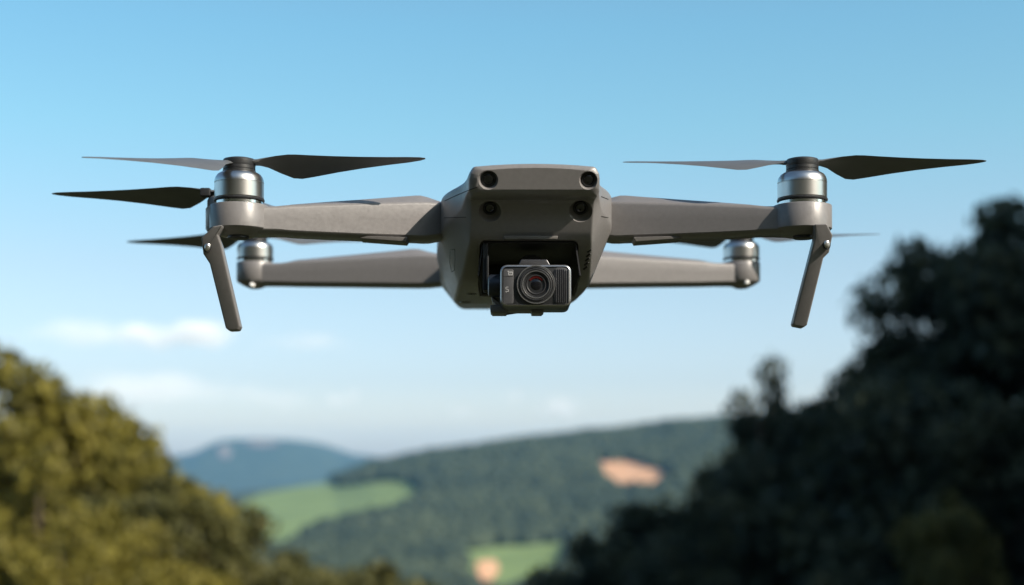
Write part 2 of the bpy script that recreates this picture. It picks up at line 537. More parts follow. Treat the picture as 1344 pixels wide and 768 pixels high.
GL = 'sunlit trees on the left slope'
LEFT = [
    ('broad', -25, 462, 47, 'tallest olive green tree, cut off by the left edge of the photo', 1.0, 0.3),
    ('round', 72, 488, 44, 'olive tree with a pointed top, second tallest on the left slope', 0.85, 1.9),
    ('round', 165, 598, 46, 'olive tree below the pointed one, crown against the blue hill', 0.85, 4.0),
    ('broad', 45, 596, 30, 'nearest yellowish olive tree in the lower left corner', 0.85, 0.9),
    ('green', 178, 628, 38, 'bushy olive tree in front of the stepped tree line on the left', 0.9, 5.1),
    ('green', 266, 632, 52, 'rounded darker green tree just left of the upper meadow', 0.68, 2.2),
    ('broad', 205, 690, 32, 'low yellow green tree at the bottom edge left of centre', 0.8, 3.3),
    ('green', 322, 714, 47, 'small green tree at the foot of the rounded one', 0.85, 1.2),
    ('green', 410, 728, 58, 'low olive bushy tree below the upper meadow', 0.95, 0.1),
    ('green', 492, 738, 70, 'lowest dark tree at the right end of the left slope', 1.0, 2.7),
    ('broad', 100, 680, 27, 'yellow green tree crown at the bottom edge below the nearest one', 0.7, 2.5),
]
for k, px, top, d, lab, wd, rz in LEFT:
    tree(k, px, top, d, lab, GL, wd, rz)
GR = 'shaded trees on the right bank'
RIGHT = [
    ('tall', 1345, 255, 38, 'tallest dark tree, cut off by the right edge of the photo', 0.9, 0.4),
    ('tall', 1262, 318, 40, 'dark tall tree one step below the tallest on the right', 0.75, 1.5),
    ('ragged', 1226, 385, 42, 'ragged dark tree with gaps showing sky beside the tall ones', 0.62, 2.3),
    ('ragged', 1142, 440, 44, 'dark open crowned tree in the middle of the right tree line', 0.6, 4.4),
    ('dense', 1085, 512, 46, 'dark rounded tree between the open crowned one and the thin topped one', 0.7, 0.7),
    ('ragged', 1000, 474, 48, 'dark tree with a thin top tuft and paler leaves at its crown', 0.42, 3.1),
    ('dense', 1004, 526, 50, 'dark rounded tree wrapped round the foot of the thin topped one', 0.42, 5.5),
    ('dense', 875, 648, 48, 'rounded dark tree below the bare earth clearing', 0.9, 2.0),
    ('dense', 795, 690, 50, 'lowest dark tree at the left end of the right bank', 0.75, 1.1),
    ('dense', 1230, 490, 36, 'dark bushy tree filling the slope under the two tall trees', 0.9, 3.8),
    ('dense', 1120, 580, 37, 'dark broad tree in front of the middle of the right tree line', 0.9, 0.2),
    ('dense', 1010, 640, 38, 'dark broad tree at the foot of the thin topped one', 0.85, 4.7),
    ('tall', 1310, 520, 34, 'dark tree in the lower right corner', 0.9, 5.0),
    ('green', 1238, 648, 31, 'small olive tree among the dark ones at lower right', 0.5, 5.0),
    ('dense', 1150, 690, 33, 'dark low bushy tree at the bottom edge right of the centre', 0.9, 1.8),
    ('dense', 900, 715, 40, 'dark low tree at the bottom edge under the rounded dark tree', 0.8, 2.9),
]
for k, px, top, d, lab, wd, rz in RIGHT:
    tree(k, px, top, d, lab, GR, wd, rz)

# ------------------------------------------------------------------ clouds (lit by the sun, beyond the haze)
def cloud_mat(name, dens, scale):
    m = bpy.data.materials.new(name); m.use_nodes = True
    t = m.node_tree; t.nodes.remove(t.nodes['Principled BSDF'])
    v = node(t, 'ShaderNodeVolumeScatter'); v.inputs['Color'].default_value = (0.99, 0.955, 0.93, 1)
    v.inputs['Anisotropy'].default_value = -0.45
    tc = node(t, 'ShaderNodeTexCoord')
    n_ = node(t, 'ShaderNodeTexNoise'); n_.inputs['Scale'].default_value = scale; n_.inputs['Detail'].default_value = 6; n_.inputs['Roughness'].default_value = 0.6
    oi = node(t, 'ShaderNodeObjectInfo'); va = node(t, 'ShaderNodeVectorMath', operation='MULTIPLY_ADD')
    va.inputs[1].default_value = (1, 1, 0.55); t.links.new(tc.outputs['Object'], va.inputs[0])
    cm_ = node(t, 'ShaderNodeMath', operation='MULTIPLY'); cm_.inputs[1].default_value = 37.0
    t.links.new(oi.outputs['Random'], cm_.inputs[0]); t.links.new(cm_.outputs[0], va.inputs[2])
    t.links.new(va.outputs[0], n_.inputs['Vector'])
    ln = node(t, 'ShaderNodeVectorMath', operation='LENGTH'); t.links.new(tc.outputs['Object'], ln.inputs[0])
    fo = node(t, 'ShaderNodeMapRange'); fo.inputs[1].default_value = 0.15; fo.inputs[2].default_value = 1.0; fo.inputs[3].default_value = 0.20; fo.inputs[4].default_value = -0.55
    t.links.new(ln.outputs['Value'], fo.inputs[0])
    a = node(t, 'ShaderNodeMath', operation='ADD'); ct = node(t, 'ShaderNodeMath', operation='MULTIPLY_ADD'); ct.inputs[1].default_value = 2.0; ct.inputs[2].default_value = -0.5
    t.links.new(n_.outputs['Fac'], ct.inputs[0])
    t.links.new(ct.outputs[0], a.inputs[0]); t.links.new(fo.outputs[0], a.inputs[1])
    mr = node(t, 'ShaderNodeMapRange'); mr.inputs[1].default_value = 0.42; mr.inputs[2].default_value = 0.8; mr.inputs[3].default_value = 0.0; mr.inputs[4].default_value = dens
    t.links.new(a.outputs[0], mr.inputs[0]); t.links.new(mr.outputs[0], v.inputs['Density'])
    t.links.new(v.outputs[0], t.nodes['Material Output'].inputs['Volume'])
    return m
CM = [cloud_mat('bright_cloud', 0.0060, 2.0), cloud_mat('thin_cloud', 0.0012, 1.7)]
CD = 15500.0
CLOUDS = [
    (236, 438, 128, 36, 0, 'largest bright cloud bank low on the left above the hill'),
    (105, 438, 150, 34, 1, 'faint grey cloud streak left of the bright bank'),
    (400, 446, 125, 28, 1, 'faint cloud streak right of the bright bank'),
    (450, 524, 44, 25, 0, 'small puffy white cloud above the green meadow'),
    (672, 522, 27, 26, 0, 'smallest puffy cloud low in the middle of the sky'),
    (735, 535, 70, 27, 0, 'flat pale cloud just above the wooded ridge'),
    (608, 541, 60, 20, 1, 'faint small cloud between the puffy clouds near the ridge'),
    (365, 520, 130, 30, 1, 'faint pinkish cloud left of the small puffy one'),
    (215, 514, 230, 40, 1, 'wide thin veil of cloud above the blue hill'),
]
for px, py, rx, rz, kind, lab in CLOUDS:
    bm = bmesh.new(); bmesh.ops.create_icosphere(bm, subdivisions=3, radius=1.0)
    me = bpy.data.meshes.new('cloud'); bm.to_mesh(me); bm.free(); me.materials.append(CM[kind])
    o = bpy.data.objects.new('cloud', me); COL.objects.link(o)
    o.location = P(px, py, CD)
    o.scale = (rx * CD / F, rx * 0.6 * CD / F, rz * CD / F)
    tag(o, lab, 'cloud', 'clouds low in the sky')

# ------------------------------------------------------------------ haze
hm = bpy.data.materials.new('pale_haze'); hm.use_nodes = True
t = hm.node_tree; t.nodes.remove(t.nodes['Principled BSDF'])
pv = node(t, 'ShaderNodeVolumePrincipled')
pv.inputs['Color'].default_value = (0.25, 0.60, 1.0, 1)
pv.inputs['Density'].default_value = 4.6e-5
t.links.new(pv.outputs[0], t.nodes['Material Output'].inputs['Volume'])
v, f = [], []
hx, y0, y1, z0, z1 = 11800, -11800, 11800, -260, 240
v = [(a, b, c) for a in (-hx, hx) for b in (y0, y1) for c in (z0, z1)]
f = [(0, 1, 3, 2), (4, 6, 7, 5), (0, 4, 5, 1), (2, 3, 7, 6), (0, 2, 6, 4), (1, 5, 7, 3)]
haze = mk('haze', v, f, hm, None, None)
tag(haze, 'pale blue haze over the valley and far hills', 'haze', kind='stuff')

# ================================================================== THE DRONE
ROOT = Vector((0.005, 1.03, 0.135))
drone = empty('drone', ROOT)
tag(drone, 'grey folding quadcopter drone hovering in the sky with camera under its nose', 'drone')
def D(v): return [Vector(p) - ROOT for p in v]          # world -> drone coordinates
def part(name, vf, m, parent=None, angle=35):
    return mk(name, D(vf[0]), vf[1], m, parent or drone, angle)
mm = 0.001
def cx(Y): return (12.3 - 23.1 * (Y - 0.86) / 0.375) * mm

# ---- body: rounded sections lofted from the nose to the tail (mm)
#        Y      tw    zt     sw    zs1    zs2    lw    zb    corner radii: top, shoulder hi, shoulder lo, bottom
SECT = [
    # Y      tw    zt     hw    zh     sw    zs1    zs2    lw    zb    corner radii: top, hump foot, shoulder hi, shoulder lo, bottom
    (0.8572, 29.5, 161.0, 31.0, 158.6, 31.5, 157.0, 153.0, 30.5, 151.2, (3, .5, .5, 2, 2)),
    (0.8577, 31.5, 162.3, 33.4, 159.2, 33.8, 157.2, 151.8, 32.5, 149.4, (3, .5, .5, 2, 2)),
    (0.8590, 32.9, 163.4, 35.0, 159.7, 35.4, 157.4, 151.2, 34.0, 148.4, (3, .5, .5, 2, 1.6)),
    (0.8615, 33.6, 163.9, 35.7, 160.0, 36.1, 157.5, 151.0, 34.6, 148.0, (3, .5, .5, 2, 1.4)),
    (0.8680, 34.0, 164.2, 36.0, 160.2, 36.5, 157.5, 150.8, 34.8, 147.8, (3, .5, .5, 2, 1.2)),
    (0.8730, 34.4, 164.4, 36.2, 160.2, 37.0, 157.3, 150.0, 34.6, 147.4, (3, .8, .8, 3, 1.5)),
    (0.8745, 34.4, 164.5, 36.2, 160.2, 37.3, 157.2, 149.4, 34.2, 145.8, (3, 1, 1, 4, 1.5)),
    (0.8800, 34.5, 164.7, 36.4, 160.3, 38.4, 157.0, 146.5, 34.2, 137.0, (4, 2, 1.5, 5, 1.5)),
    (0.8860, 34.5, 165.0, 36.6, 160.4, 40.2, 156.8, 143.5, 34.4, 127.5, (4, 3, 2, 6, 2)),
    (0.9000, 33.5, 165.4, 37.5, 161.0, 45.4, 157.2, 140.5, 35.6, 121.0, (5, 5, 3, 7, 3)),
    (0.9150, 32.0, 165.6, 38.5, 161.0, 49.2, 157.2, 138.5, 36.8, 114.5, (5, 6, 3, 7, 3)),
    (0.9300, 31.0, 165.8, 38.5, 161.0, 50.4, 157.0, 137.2, 38.0, 109.0, (5, 6, 3, 7, 4)),
    (0.9450, 31.0, 165.8, 38.5, 161.0, 51.0, 157.0, 137.0, 39.0, 107.0, (5, 6, 3, 7, 4)),
    (1.0000, 31.0, 165.6, 38.5, 160.8, 51.2, 156.5, 137.0, 39.5, 106.5, (5, 6, 3, 7, 4)),
    (1.0450, 30.0, 165.0, 38.0, 160.4, 51.0, 155.5, 137.0, 39.0, 107.0, (5, 6, 3, 7, 5)),
    (1.0900, 29.0, 164.5, 37.0, 159.5, 49.0, 154.5, 137.0, 37.5, 111.0, (6, 6, 3, 8, 6)),
    (1.1600, 26.0, 163.0, 34.0, 158.0, 46.0, 153.5, 132.0, 34.0, 117.0, (6, 6, 3, 8, 6)),
    (1.2200, 22.0, 160.5, 28.0, 157.0, 38.0, 152.5, 136.0, 29.0, 121.0, (6, 6, 3, 8, 6)),
    (1.2350, 17.0, 157.0, 22.0, 155.0, 31.0, 151.0, 139.0, 24.0, 126.0, (6, 6, 3, 8, 6)),
]
def section(row):
    Yp, tw, zt, hw, zh, sw, zs1, zs2, lw, zb, rad_ = row
    pts = [(-lw, zb), (lw, zb), (sw, zs2), (sw, zs1), (hw, zh), (tw, zt), (-tw, zt), (-hw, zh), (-sw, zs1), (-sw, zs2)]
    a, b_, c_, d_, e_ = rad_
    rl = [e_, e_, d_, c_, b_, a, a, b_, c_, d_]
    q = round_poly(pts, rl, 5)
    out = []
    for idx, p in enumerate(q):
        out.append(p)
        if idx == 35:                                    # crown over the flat top
            a, b = q[35], q[36]
            for k in range(1, 8):
                u = k / 8
                out.append(Vector((a.x + (b.x - a.x) * u, a.y + 1.5 * 4 * u * (1 - u) * min(1, tw / 33))))
    sh = 0.028 * (1 - float(smooth(0.8575, 0.8735, Yp)))      # the nose face curves back from its top edge
    return [Vector((cx(Yp) + p.x * mm, Yp + max(0, 163.5 - p.y) ** 2 * mm * sh, p.y * mm)) for p in out]
def interp_rows(rows, sub):
    """Catmull-Rom between the stations so that the hull has no facets"""
    flat = [np.array([r[0], *r[1:10], *r[10]]) for r in rows]
    out = []
    for k in range(len(flat) - 1):
        p0, p1, p2, p3 = flat[max(k - 1, 0)], flat[k], flat[k + 1], flat[min(k + 2, len(flat) - 1)]
        s = sub if (p2[0] - p1[0]) > 0.01 else 2
        d1 = (p2 - p0) / max(p2[0] - p0[0], 1e-9); d2 = (p3 - p1) / max(p3[0] - p1[0], 1e-9); h = p2[0] - p1[0]
        for q in range(s):
            u = q / s
            r = (2 * u**3 - 3 * u**2 + 1) * p1 + (u**3 - 2 * u**2 + u) * h * d1 + (-2 * u**3 + 3 * u**2) * p2 + (u**3 - u**2) * h * d2
            r[0] = p1[0] + h * u
            out.append(r)
    out.append(flat[-1])
    return [(*r[:10], tuple(r[10:15])) for r in out]
rows = SECT[:6] + interp_rows(SECT[6:], 4)
bv, bf = loft([section(r) for r in rows])

def cutter(vf):
    o = mk('cut', vf[0], vf[1], M['shell'], None, 35)
    return o
def boolean(vf, cutters):
    o = mk('body_raw', vf[0], vf[1], M['shell'], None, None)
    for c in cutters:
        md = o.modifiers.new('b', 'BOOLEAN'); md.operation = 'DIFFERENCE'; md.object = c; md.solver = 'EXACT'
    dg = bpy.context.evaluated_depsgraph_get(); dg.update()
    me = bpy.data.meshes.new_from_object(o.evaluated_get(dg))
    for q in [o] + cutters:
        m_ = q.data; bpy.data.objects.remove(q); bpy.data.meshes.remove(m_)
    return me

def cone_y(px, py, Yf, r0, r1, depth, dirv):
    """a dished hole: r0 px at the rim, r1 px at the bottom"""
    c = P(px, py, Yf); k = Yf / F
    prof = [(r0 * k * 1.12, -0.003), (r0 * k * 1.02, -0.0002), (r0 * k * 0.95, 0.0006), (r1 * k, 0.0024), (r1 * k, depth)]
    v_, f_ = lathe(prof, 40, 'Y')
    q = Vector((0, 1, 0)).rotation_difference(dirv)
    return [q @ p + c for p in v_], f_
chin = Vector((0, 0.85, 0.53))
lean = Vector((0, 1, 0.42)).normalized()
EYES = [(641, 236.5, 0.8594, 12.8, 9.6, lean, 0.0032), (772.5, 237, 0.8594, 12.4, 9.2, lean, 0.0032),
        (643, 275.5, 0.8790, 13.5, 9.0, chin, 0.0030), (762, 275, 0.8790, 14.0, 9.6, chin, 0.0030)]
cuts = [cutter(cone_y(a, b, Y_, r0, r1, 0.006, dv)) for a, b, Y_, r0, r1, dv, _ in EYES]
bay = round_poly([(-21.5, 98), (40.5, 98), (37.5, 127.2), (-18.0, 127.2)], [1, 1, 4, 4], 5)
cuts.append(cutter(prism_y([(p.x * mm, p.y * mm) for p in bay], 0.84, 0.992)))
bme = boolean((bv, bf), cuts)
bme.transform(Matrix.Translation(-ROOT))
finish(bme, 32)
body = bpy.data.objects.new('body', bme); COL.objects.link(body); body.parent = drone
bme.materials.clear(); bme.materials.append(M['shell'])
bvh = BVHTree.FromPolygons([v.co + ROOT for v in bme.vertices], [tuple(p.vertices) for p in bme.polygons])
def on_body(px, py, off=0.0):
    d = P(px, py, 1.0).normalized()
    h, n_, _, _ = bvh.ray_cast(Vector((0, 0, 0)), d)
    return (h + n_ * off, n_) if h is not None else (None, None)
def seam(path, name='panel_seam', r_=0.00022):
    pts = []
    for k in range(len(path) - 1):
        for q in range(14):
            u = q / 14
            h, n_ = on_body(path[k][0] * (1 - u) + path[k + 1][0] * u, path[k][1] * (1 - u) + path[k + 1][1] * u, 0.00002)
            if h is not None: pts.append(h)
    if len(pts) > 2: part(name, tube(pts, r_, 6), M['seam'], body, 180)
seam([(628, 245), (612, 251), (598, 257), (583, 264)])
seam([(583, 286), (598, 285.5), (613, 285)])
seam([(789, 284), (799, 286)])
seam([(789, 258), (799, 262)])

seam([(591, 328), (597, 327), (597.5, 340), (596.5, 355), (593, 357), (590.5, 345), (591, 328)], 'side_recess', .00018)
# nose sensors
for a, b, Y_, r0, r1, dv, dep in EYES:
    c = P(a, b, Y_); k = Y_ / F
    q = Vector((0, 1, 0)).rotation_difference(dv)
    v_, f_ = lathe([(r1 * k * 0.99, dep + 0.001), (r1 * k * 0.99, dep - 0.0015), (r1 * k * 0.93, dep - 0.0018), (r1 * k * 0.80, dep - 0.0017), (r1 * k * 0.74, dep - 0.0010)], 40, 'Y', cap=False)
    rg = part('sensor_ring', ([q @ p + c for p in v_], f_), M['black'], body, 30)
    v_, f_ = lathe([(r1 * k * 0.76, dep - 0.0009)] + [(r1 * k * 0.76 * math.cos(a), dep - 0.0009 - 0.0011 * math.sin(a)) for a in [R(d_) for d_ in (10, 25, 40, 55, 70, 82)]] + [(0.00002, dep - 0.00202)], 36, 'Y')
    part('sensor_lens', ([q @ p + c for p in v_], f_), M['eyeglass'], body, 180)
# gimbal bay lining
def shell_box(x0, x1, xb0, xb1, y0, y1, z0, z1, th):
    mb = MB()
    mb.add(*rbox(x0, x1, y0, y1, z1 - th, z1, .0003, .0002))
    mb.add(*rbox(min(x0, xb0), max(x1, xb1), y1 - th, y1 - .0001, z0, z1 - th - .0001, .0003, .0002))
    for a, b in ((x0, xb0), (x1, xb1)):
        s = 1 if a == x0 else -1
        mb.add(*prism_y([(b, z0), (b + s * th, z0), (a + s * th, z1 - th - .0001), (a, z1 - th - .0001)], y0, y1 - th - .0001))
    return mb
mb = shell_box(-17.0 * mm, 36.6 * mm, -19.6 * mm, 39.2 * mm, 0.8905, 0.991, 107.5 * mm, 126.9 * mm, 0.0008)
mb.v = D(mb.v); mb.build('gimbal_bay', M['bay'], drone)
# latch at the front edge of the bay
p0, p1 = P(662, 315, 0.885), P(731, 310.5, 0.885)
part('latch', prism_y(round_poly([(p0.x, p0.z), (p1.x, p0.z), (p1.x + .0006, p1.z), (p0.x - .0006, p1.z)], 0.0006), 0.8818, 0.8885, .0003), M['pad'])
# vent insert, belly sensors
for a, b, c_, d_, Y_ in ((612, 626, 383, 388, 0.0), (603, 618, 394, 399, 0.0)):
    hh, nn = on_body((a + b) / 2, (c_ + d_) / 2)
    if hh is not None:
        k = hh.y / F
        v_, f_ = lathe([((b - a) / 2 * k, -0.0004), ((b - a) / 2 * k, 0.0003), ((b - a) / 2 * k * .8, 0.00045), ((b - a) / 2 * k * .7, 0.0001), (0.00002, 0.0002)], 28, 'Z')
        q = Vector((0, 0, 1)).rotation_difference(nn)
        part('belly_sensor', ([q @ p + hh for p in v_], f_), M['eyeglass'], body)
for k_ in range(5):
    hh, nn = on_body(771 - k_ * 1.2, 331 + 5.6 * k_)
    h2, n2 = on_body(776 - k_ * 1.2, 327 + 5.6 * k_)
    if hh is not None and h2 is not None and (hh - h2).length < 0.06:
        part('vent', tube([hh, hh.lerp(h2, .5), h2], 0.0006, 6), M['seam'], body)

# ---- arms
def arm(stations, side, mid, thick, Y_of, pod, m=M['shell']):
    """stations: (px on the left arm, top row, crease row, bottom row) seen at the front face; mid = mirror plane X"""
    rings = []
    for px, zt, zc, zb, w_ in stations:
        Yc = Y_of(px)
        p = P(px, zb, Yc)
        x = p.x
        k = Yc / F
        zt_, zc_, zb_ = (HZ - zt) * k, (HZ - zc) * k, (HZ - zb) * k
        w2 = w_
        prof = [(-w2, zb_ + 0.0012), (-w2, (zb_ + zc_) / 2), (-w2, zc_ - 0.0018), (-w2 + 0.0003, zc_ - 0.0007), (-w2 + 0.0011, zc_ + 0.0001), (-w2 + 0.0024, zc_ + 0.0006), (-w2 * 0.35 - 0.0004, zt_ - 0.0005), (-w2 * 0.35 + 0.001, zt_), (w2 * 0.35, zt_), (w2, zc_), (w2, zb_ + 0.001), (w2 - 0.003, zb_ - 0.001), (-w2 + 0.0035, zb_ - 0.001), (-w2 + 0.0008, zb_ + 0.0002)]
        rings.append([Vector((x if side < 0 else 2 * mid - x, Yc + w2 + a, z)) for a, z in prof])
    mb_ = MB(); mb_.add(*loft(rings))
    # round motor pod at the end
    px, Yp, r_, top, bot, kind = pod
    c = P(px, top, Yp); k = Yp / F
    zt_, zb_ = (HZ - top) * k, (HZ - bot) * k
    X_ = c.x if side < 0 else 2 * mid - c.x
    if kind == 'front':
        prof = [(r_ * .45, zb_ - .0035), (r_ * .62, zb_ - .0032), (r_ * .8, zb_ - .0012), (r_ - .0008, zb_), (r_, zb_ + .0008), (r_, zt_ - .0007), (r_ - .0003, zt_ - .0002), (r_ - .0009, zt_)]
    else:
        prof = [(r_ * .18, zb_ - .0056), (r_ * .3, zb_ - .0053), (r_ * .6, zb_ - .0034), (r_ - .001, zb_ - .0006), (r_, zb_ + .0008), (r_, zt_ - .0007), (r_ - .0003, zt_ - .0002), (r_ - .0009, zt_)]
    mb_.add(*lathe(prof, 56, 'Z', (X_, Yp, 0)))
    mb_.v = D(mb_.v)
    return mb_.build('arm', m, drone, 36), Vector((X_, Yp, zt_))

MIDF = P(683.5, 0, 0.90).x
MIDR = P(654, 0, 1.235).x
front_st = [(322, 270.6, 271.2, 303, .0125), (345, 270.4, 271.2, 302.6, .0120), (362, 270.2, 271.2, 303, .0112), (370, 268, 270.4, 303.5, .0110), (379, 265.6, 269.6, 304.5, .0110),
            (420, 262.4, 268.2, 306.5, .0112), (480, 258.2, 266.4, 309, .0115), (544, 253.4, 264.6, 311, .0118), (551, 253.4, 264.5, 311.5, .0118), (560, 255.6, 264.5, 311.5, .0116), (578, 262, 266, 309, .0108), (600, 263, 267, 306, .0100)]
def YF(px): return 0.8885 + (px - 314) / (575 - 314) * 0.038
fpod = (314, 0.90, 0.0168, 270.3, 303.0, 'front')
rear_st = [(340, 345.4, 346, 371, .0120), (352, 345.2, 346, 371, .0115), (368, 344.6, 345.6, 371.2, .0110), (378, 341.5, 344.3, 371.5, .0110), (388, 339.4, 343.2, 371.8, .0110),
           (440, 334.4, 340.3, 372.2, .0112), (500, 328.8, 337, 372.8, .0116), (540, 324.6, 334.8, 373.2, .012), (548, 324.8, 334.4, 373.2, .012), (562, 328.5, 334.5, 373, .0118), (585, 333, 337, 371, .011)]
def YR(px): return 1.2235 - (px - 335) / (575 - 335) * 0.034
rpod = (335, 1.235, 0.0146, 345.0, 370.0, 'rear')
pods = []
for side, nm in ((-1, ''), (1, '')):
    a, c = arm(front_st, side, MIDF, 0, YF, fpod); pods.append((a, c, 'front', side))
for side in (-1, 1):
    a, c = arm(rear_st, side, MIDR, 0, YR, rpod); pods.append((a, c, 'rear', side))
# hinges, pads, leds
for a, c, where, side in pods:
    if where == 'front':
        x = P(579, 0, 0.945).x
        x = x if side < 0 else 2 * MIDF - x
        v_, f_ = lathe([(.0075, .1395), (.0088, .1402), (.0088, .1560), (.0078, .1567)], 32, 'Z', (x, 0.9475, 0))
        part('hinge', (v_, f_), M['black'], a)
        p0, p1 = P(471, 316.5, 0.918), P(534, 312.5, 0.918)
        q0, q1 = P(471, 314.2, 0.918), P(534, 318.5, 0.918)
        pts = [(p0.x + .001, q0.z), (p1.x - .0006, q1.z), (p1.x + .001, p1.z), (p0.x, p1.z + .0008)]
        if side > 0: pts = [(2 * MIDF - u, v) for u, v in pts]
        part('pad', prism_y(round_poly(pts, .0005), 0.914, 0.932, .0004), M['pad'], a)
        v_, f_ = lathe([(.0052, c.z - .0195), (.0060, c.z - .0190), (.0060, c.z - .016)], 28, 'Z', (c.x + (0.000 if side < 0 else 0), c.y - .003, 0))
        part('motor_screw_cover', (v_, f_), M['black'], a)
    else:
        px, py = (330.5, 374.0) if side < 0 else (980.5, 370.6)
        p = P(px, py, 1.2215)
        v_, f_ = lathe([(.00002, -.0016), (.0012, -.0012), (.0017, -.0003), (.0018, .004)], 20, 'Y')
        v_ = [Vector((q.x * 1.15, q.y, q.z)) + p for q in v_]
        part('led', (v_, f_), M['led'], a)

# ---- motors
def motor_at(c, hub_h, scale=1.0):
    base = mk('motor', *lathe([(.0128, 0), (.0136, .0003), (.0136, .0021), (.0128, .0023)], 64), M['alu_ring'], drone, 30, c - ROOT)
    def sub(name, prof, m, ang=30): return mk(name, *lathe(prof, 72), M[m], base, ang)
    sub('bearing_ring', [(.0120, .0023), (.0143, .0026), (.0145, .0031), (.0145, .0036), (.0141, .0040), (.012, .0040)], 'black')
    sub('motor_bell', [(.0120, .0041), (.0139, .0041), (.0141, .0044), (.0141, .0125), (.01385, .0127), (.01385, .0130), (.0141, .0132), (.0140, .0145), (.0135, .0162), (.0124, .0178), (.0108, .0188), (.0096, .0192), (.0080, .0193)], 'alu', 25)
    sub('motor_cap', [(.0086, .0193), (.0094, .0194), (.0094, .0203), (.0089, .0206), (.0089, .0207), (.0092, .0209), (.0092, .0226), (.0089, .0230)], 'black', 30)
    base.scale = (1, 1, scale)
    return base

def blade_mesh(sgn, Rb=0.107):
    """one blade along +X; sgn gives the sense of rotation"""
    st = [  # r, near edge, far edge, pitch deg, thickness
        (.006, -.0042, .0042, 4, .0030), (.011, -.0046, .0044, 8, .0026), (.016, -.0060, .0062, 15, .0020), (.022, -.0072, .0108, 20, .0017), (.029, -.0078, .0150, 22.5, .0015),
        (.034, -.0078, .0160, 22, .0014), (.042, -.0074, .0150, 20, .0013), (.055, -.0067, .0124, 17, .0012), (.070, -.0058, .0094, 14, .0010), (.085, -.0048, .0066, 11.5, .0009), (.097, -.0040, .0044, 10, .0008), (.104, -.0030, .0022, 9, .0007), (.107, -.0016, .0002, 9, .0005)]
    rings = []
    for r_, n_, f_, pit, th in st:
        ring = []
        for u, s in ((0, 0), (.08, 1), (.3, 1), (.6, 1), (.85, 1), (1, 0), (.85, -1), (.6, -1), (.3, -1), (.08, -1)):
            yv = n_ + (f_ - n_) * u
            t_ = th / 2 * math.sin(math.pi * min(1, (u * .9 + .1))) ** .6 if s else 0
            camb = 0.05 * (f_ - n_) * 4 * u * (1 - u)
            z = -(yv) * math.tan(R(pit)) + camb + s * t_
            ring.append(Vector((r_ / 0.107 * Rb, yv * sgn, z + (r_ / .107) ** 2 * .002)))
        rings.append(ring)
    return loft(rings)

def propeller(c, angles, sgn, Rb=0.107, tilt=0.0):
    hub = mk('propeller', *lathe([(.0070, -.0020), (.0092, -.0019), (.0094, -.0010), (.0094, .0012), (.0088, .0021), (.0070, .0026), (.0030, .0028)], 48), M['black'], drone, 30, c - ROOT)
    for a, tl in angles:
        b = mk('blade', *blade_mesh(sgn, Rb), M['blade'], hub, 50)
        b.rotation_euler = (0, R(tl), R(a))
    return hub

# pods: 0 front left, 1 front right, 2 rear left, 3 rear right
for k, (a, c, where, side) in enumerate(pods):
    motor_at(c + Vector((0, 0, -.0001)), 0, 1.0 if where == 'front' else 0.84)
hubz = .0245
def hub(k): return pods[k][1] + Vector((0, 0, hubz if k < 2 else hubz * 0.84))
propeller(hub(0), ((-1, 0), (231, 8)), 1)
propeller(hub(1), ((3, 0), (160, -3)), 1)
propeller(hub(2), ((170, 2), (36, -1.5)), -1)
propeller(hub(3), ((146, -3), (-20, 3)), -1)

# ---- the lower rear rotor that shows behind the front left motor
c2 = P(303, 262.5, 0.957)
mb = MB()
mb.add(*lathe([(.010, -.0200), (.0143, -.0195), (.0152, -.0180), (.0152, -.0060), (.0146, -.0052), (.0130, -.0050)], 48, 'Z', c2))
mb.add(*rbox(c2.x - .001, c2.x + .05, c2.y - .012, c2.y + .004, c2.z - .018, c2.z - .008, .002, .001))
mb.v = D(mb.v); mb.build('motor_mount', M['shell'], drone)
mb = MB(); mb.add(*lathe([(.0142, -.0049), (.0142, -.0010), (.0135, .0004), (.0120, .0012), (.0090, .0014)], 48, 'Z', c2)); mb.v = D(mb.v)
mb.build('motor', M['pad'], drone)
pr = propeller(c2 + Vector((0, 0, .0042)), ((172, 0), (75, 0)), -1, 0.1145)
mb = MB(); mb.add(*rbox(-.0182, -.0120, -.0040, .0040, -.0024, .0026, .0009, .0006)); mb.build('blade_clip', M['bay'], pr)

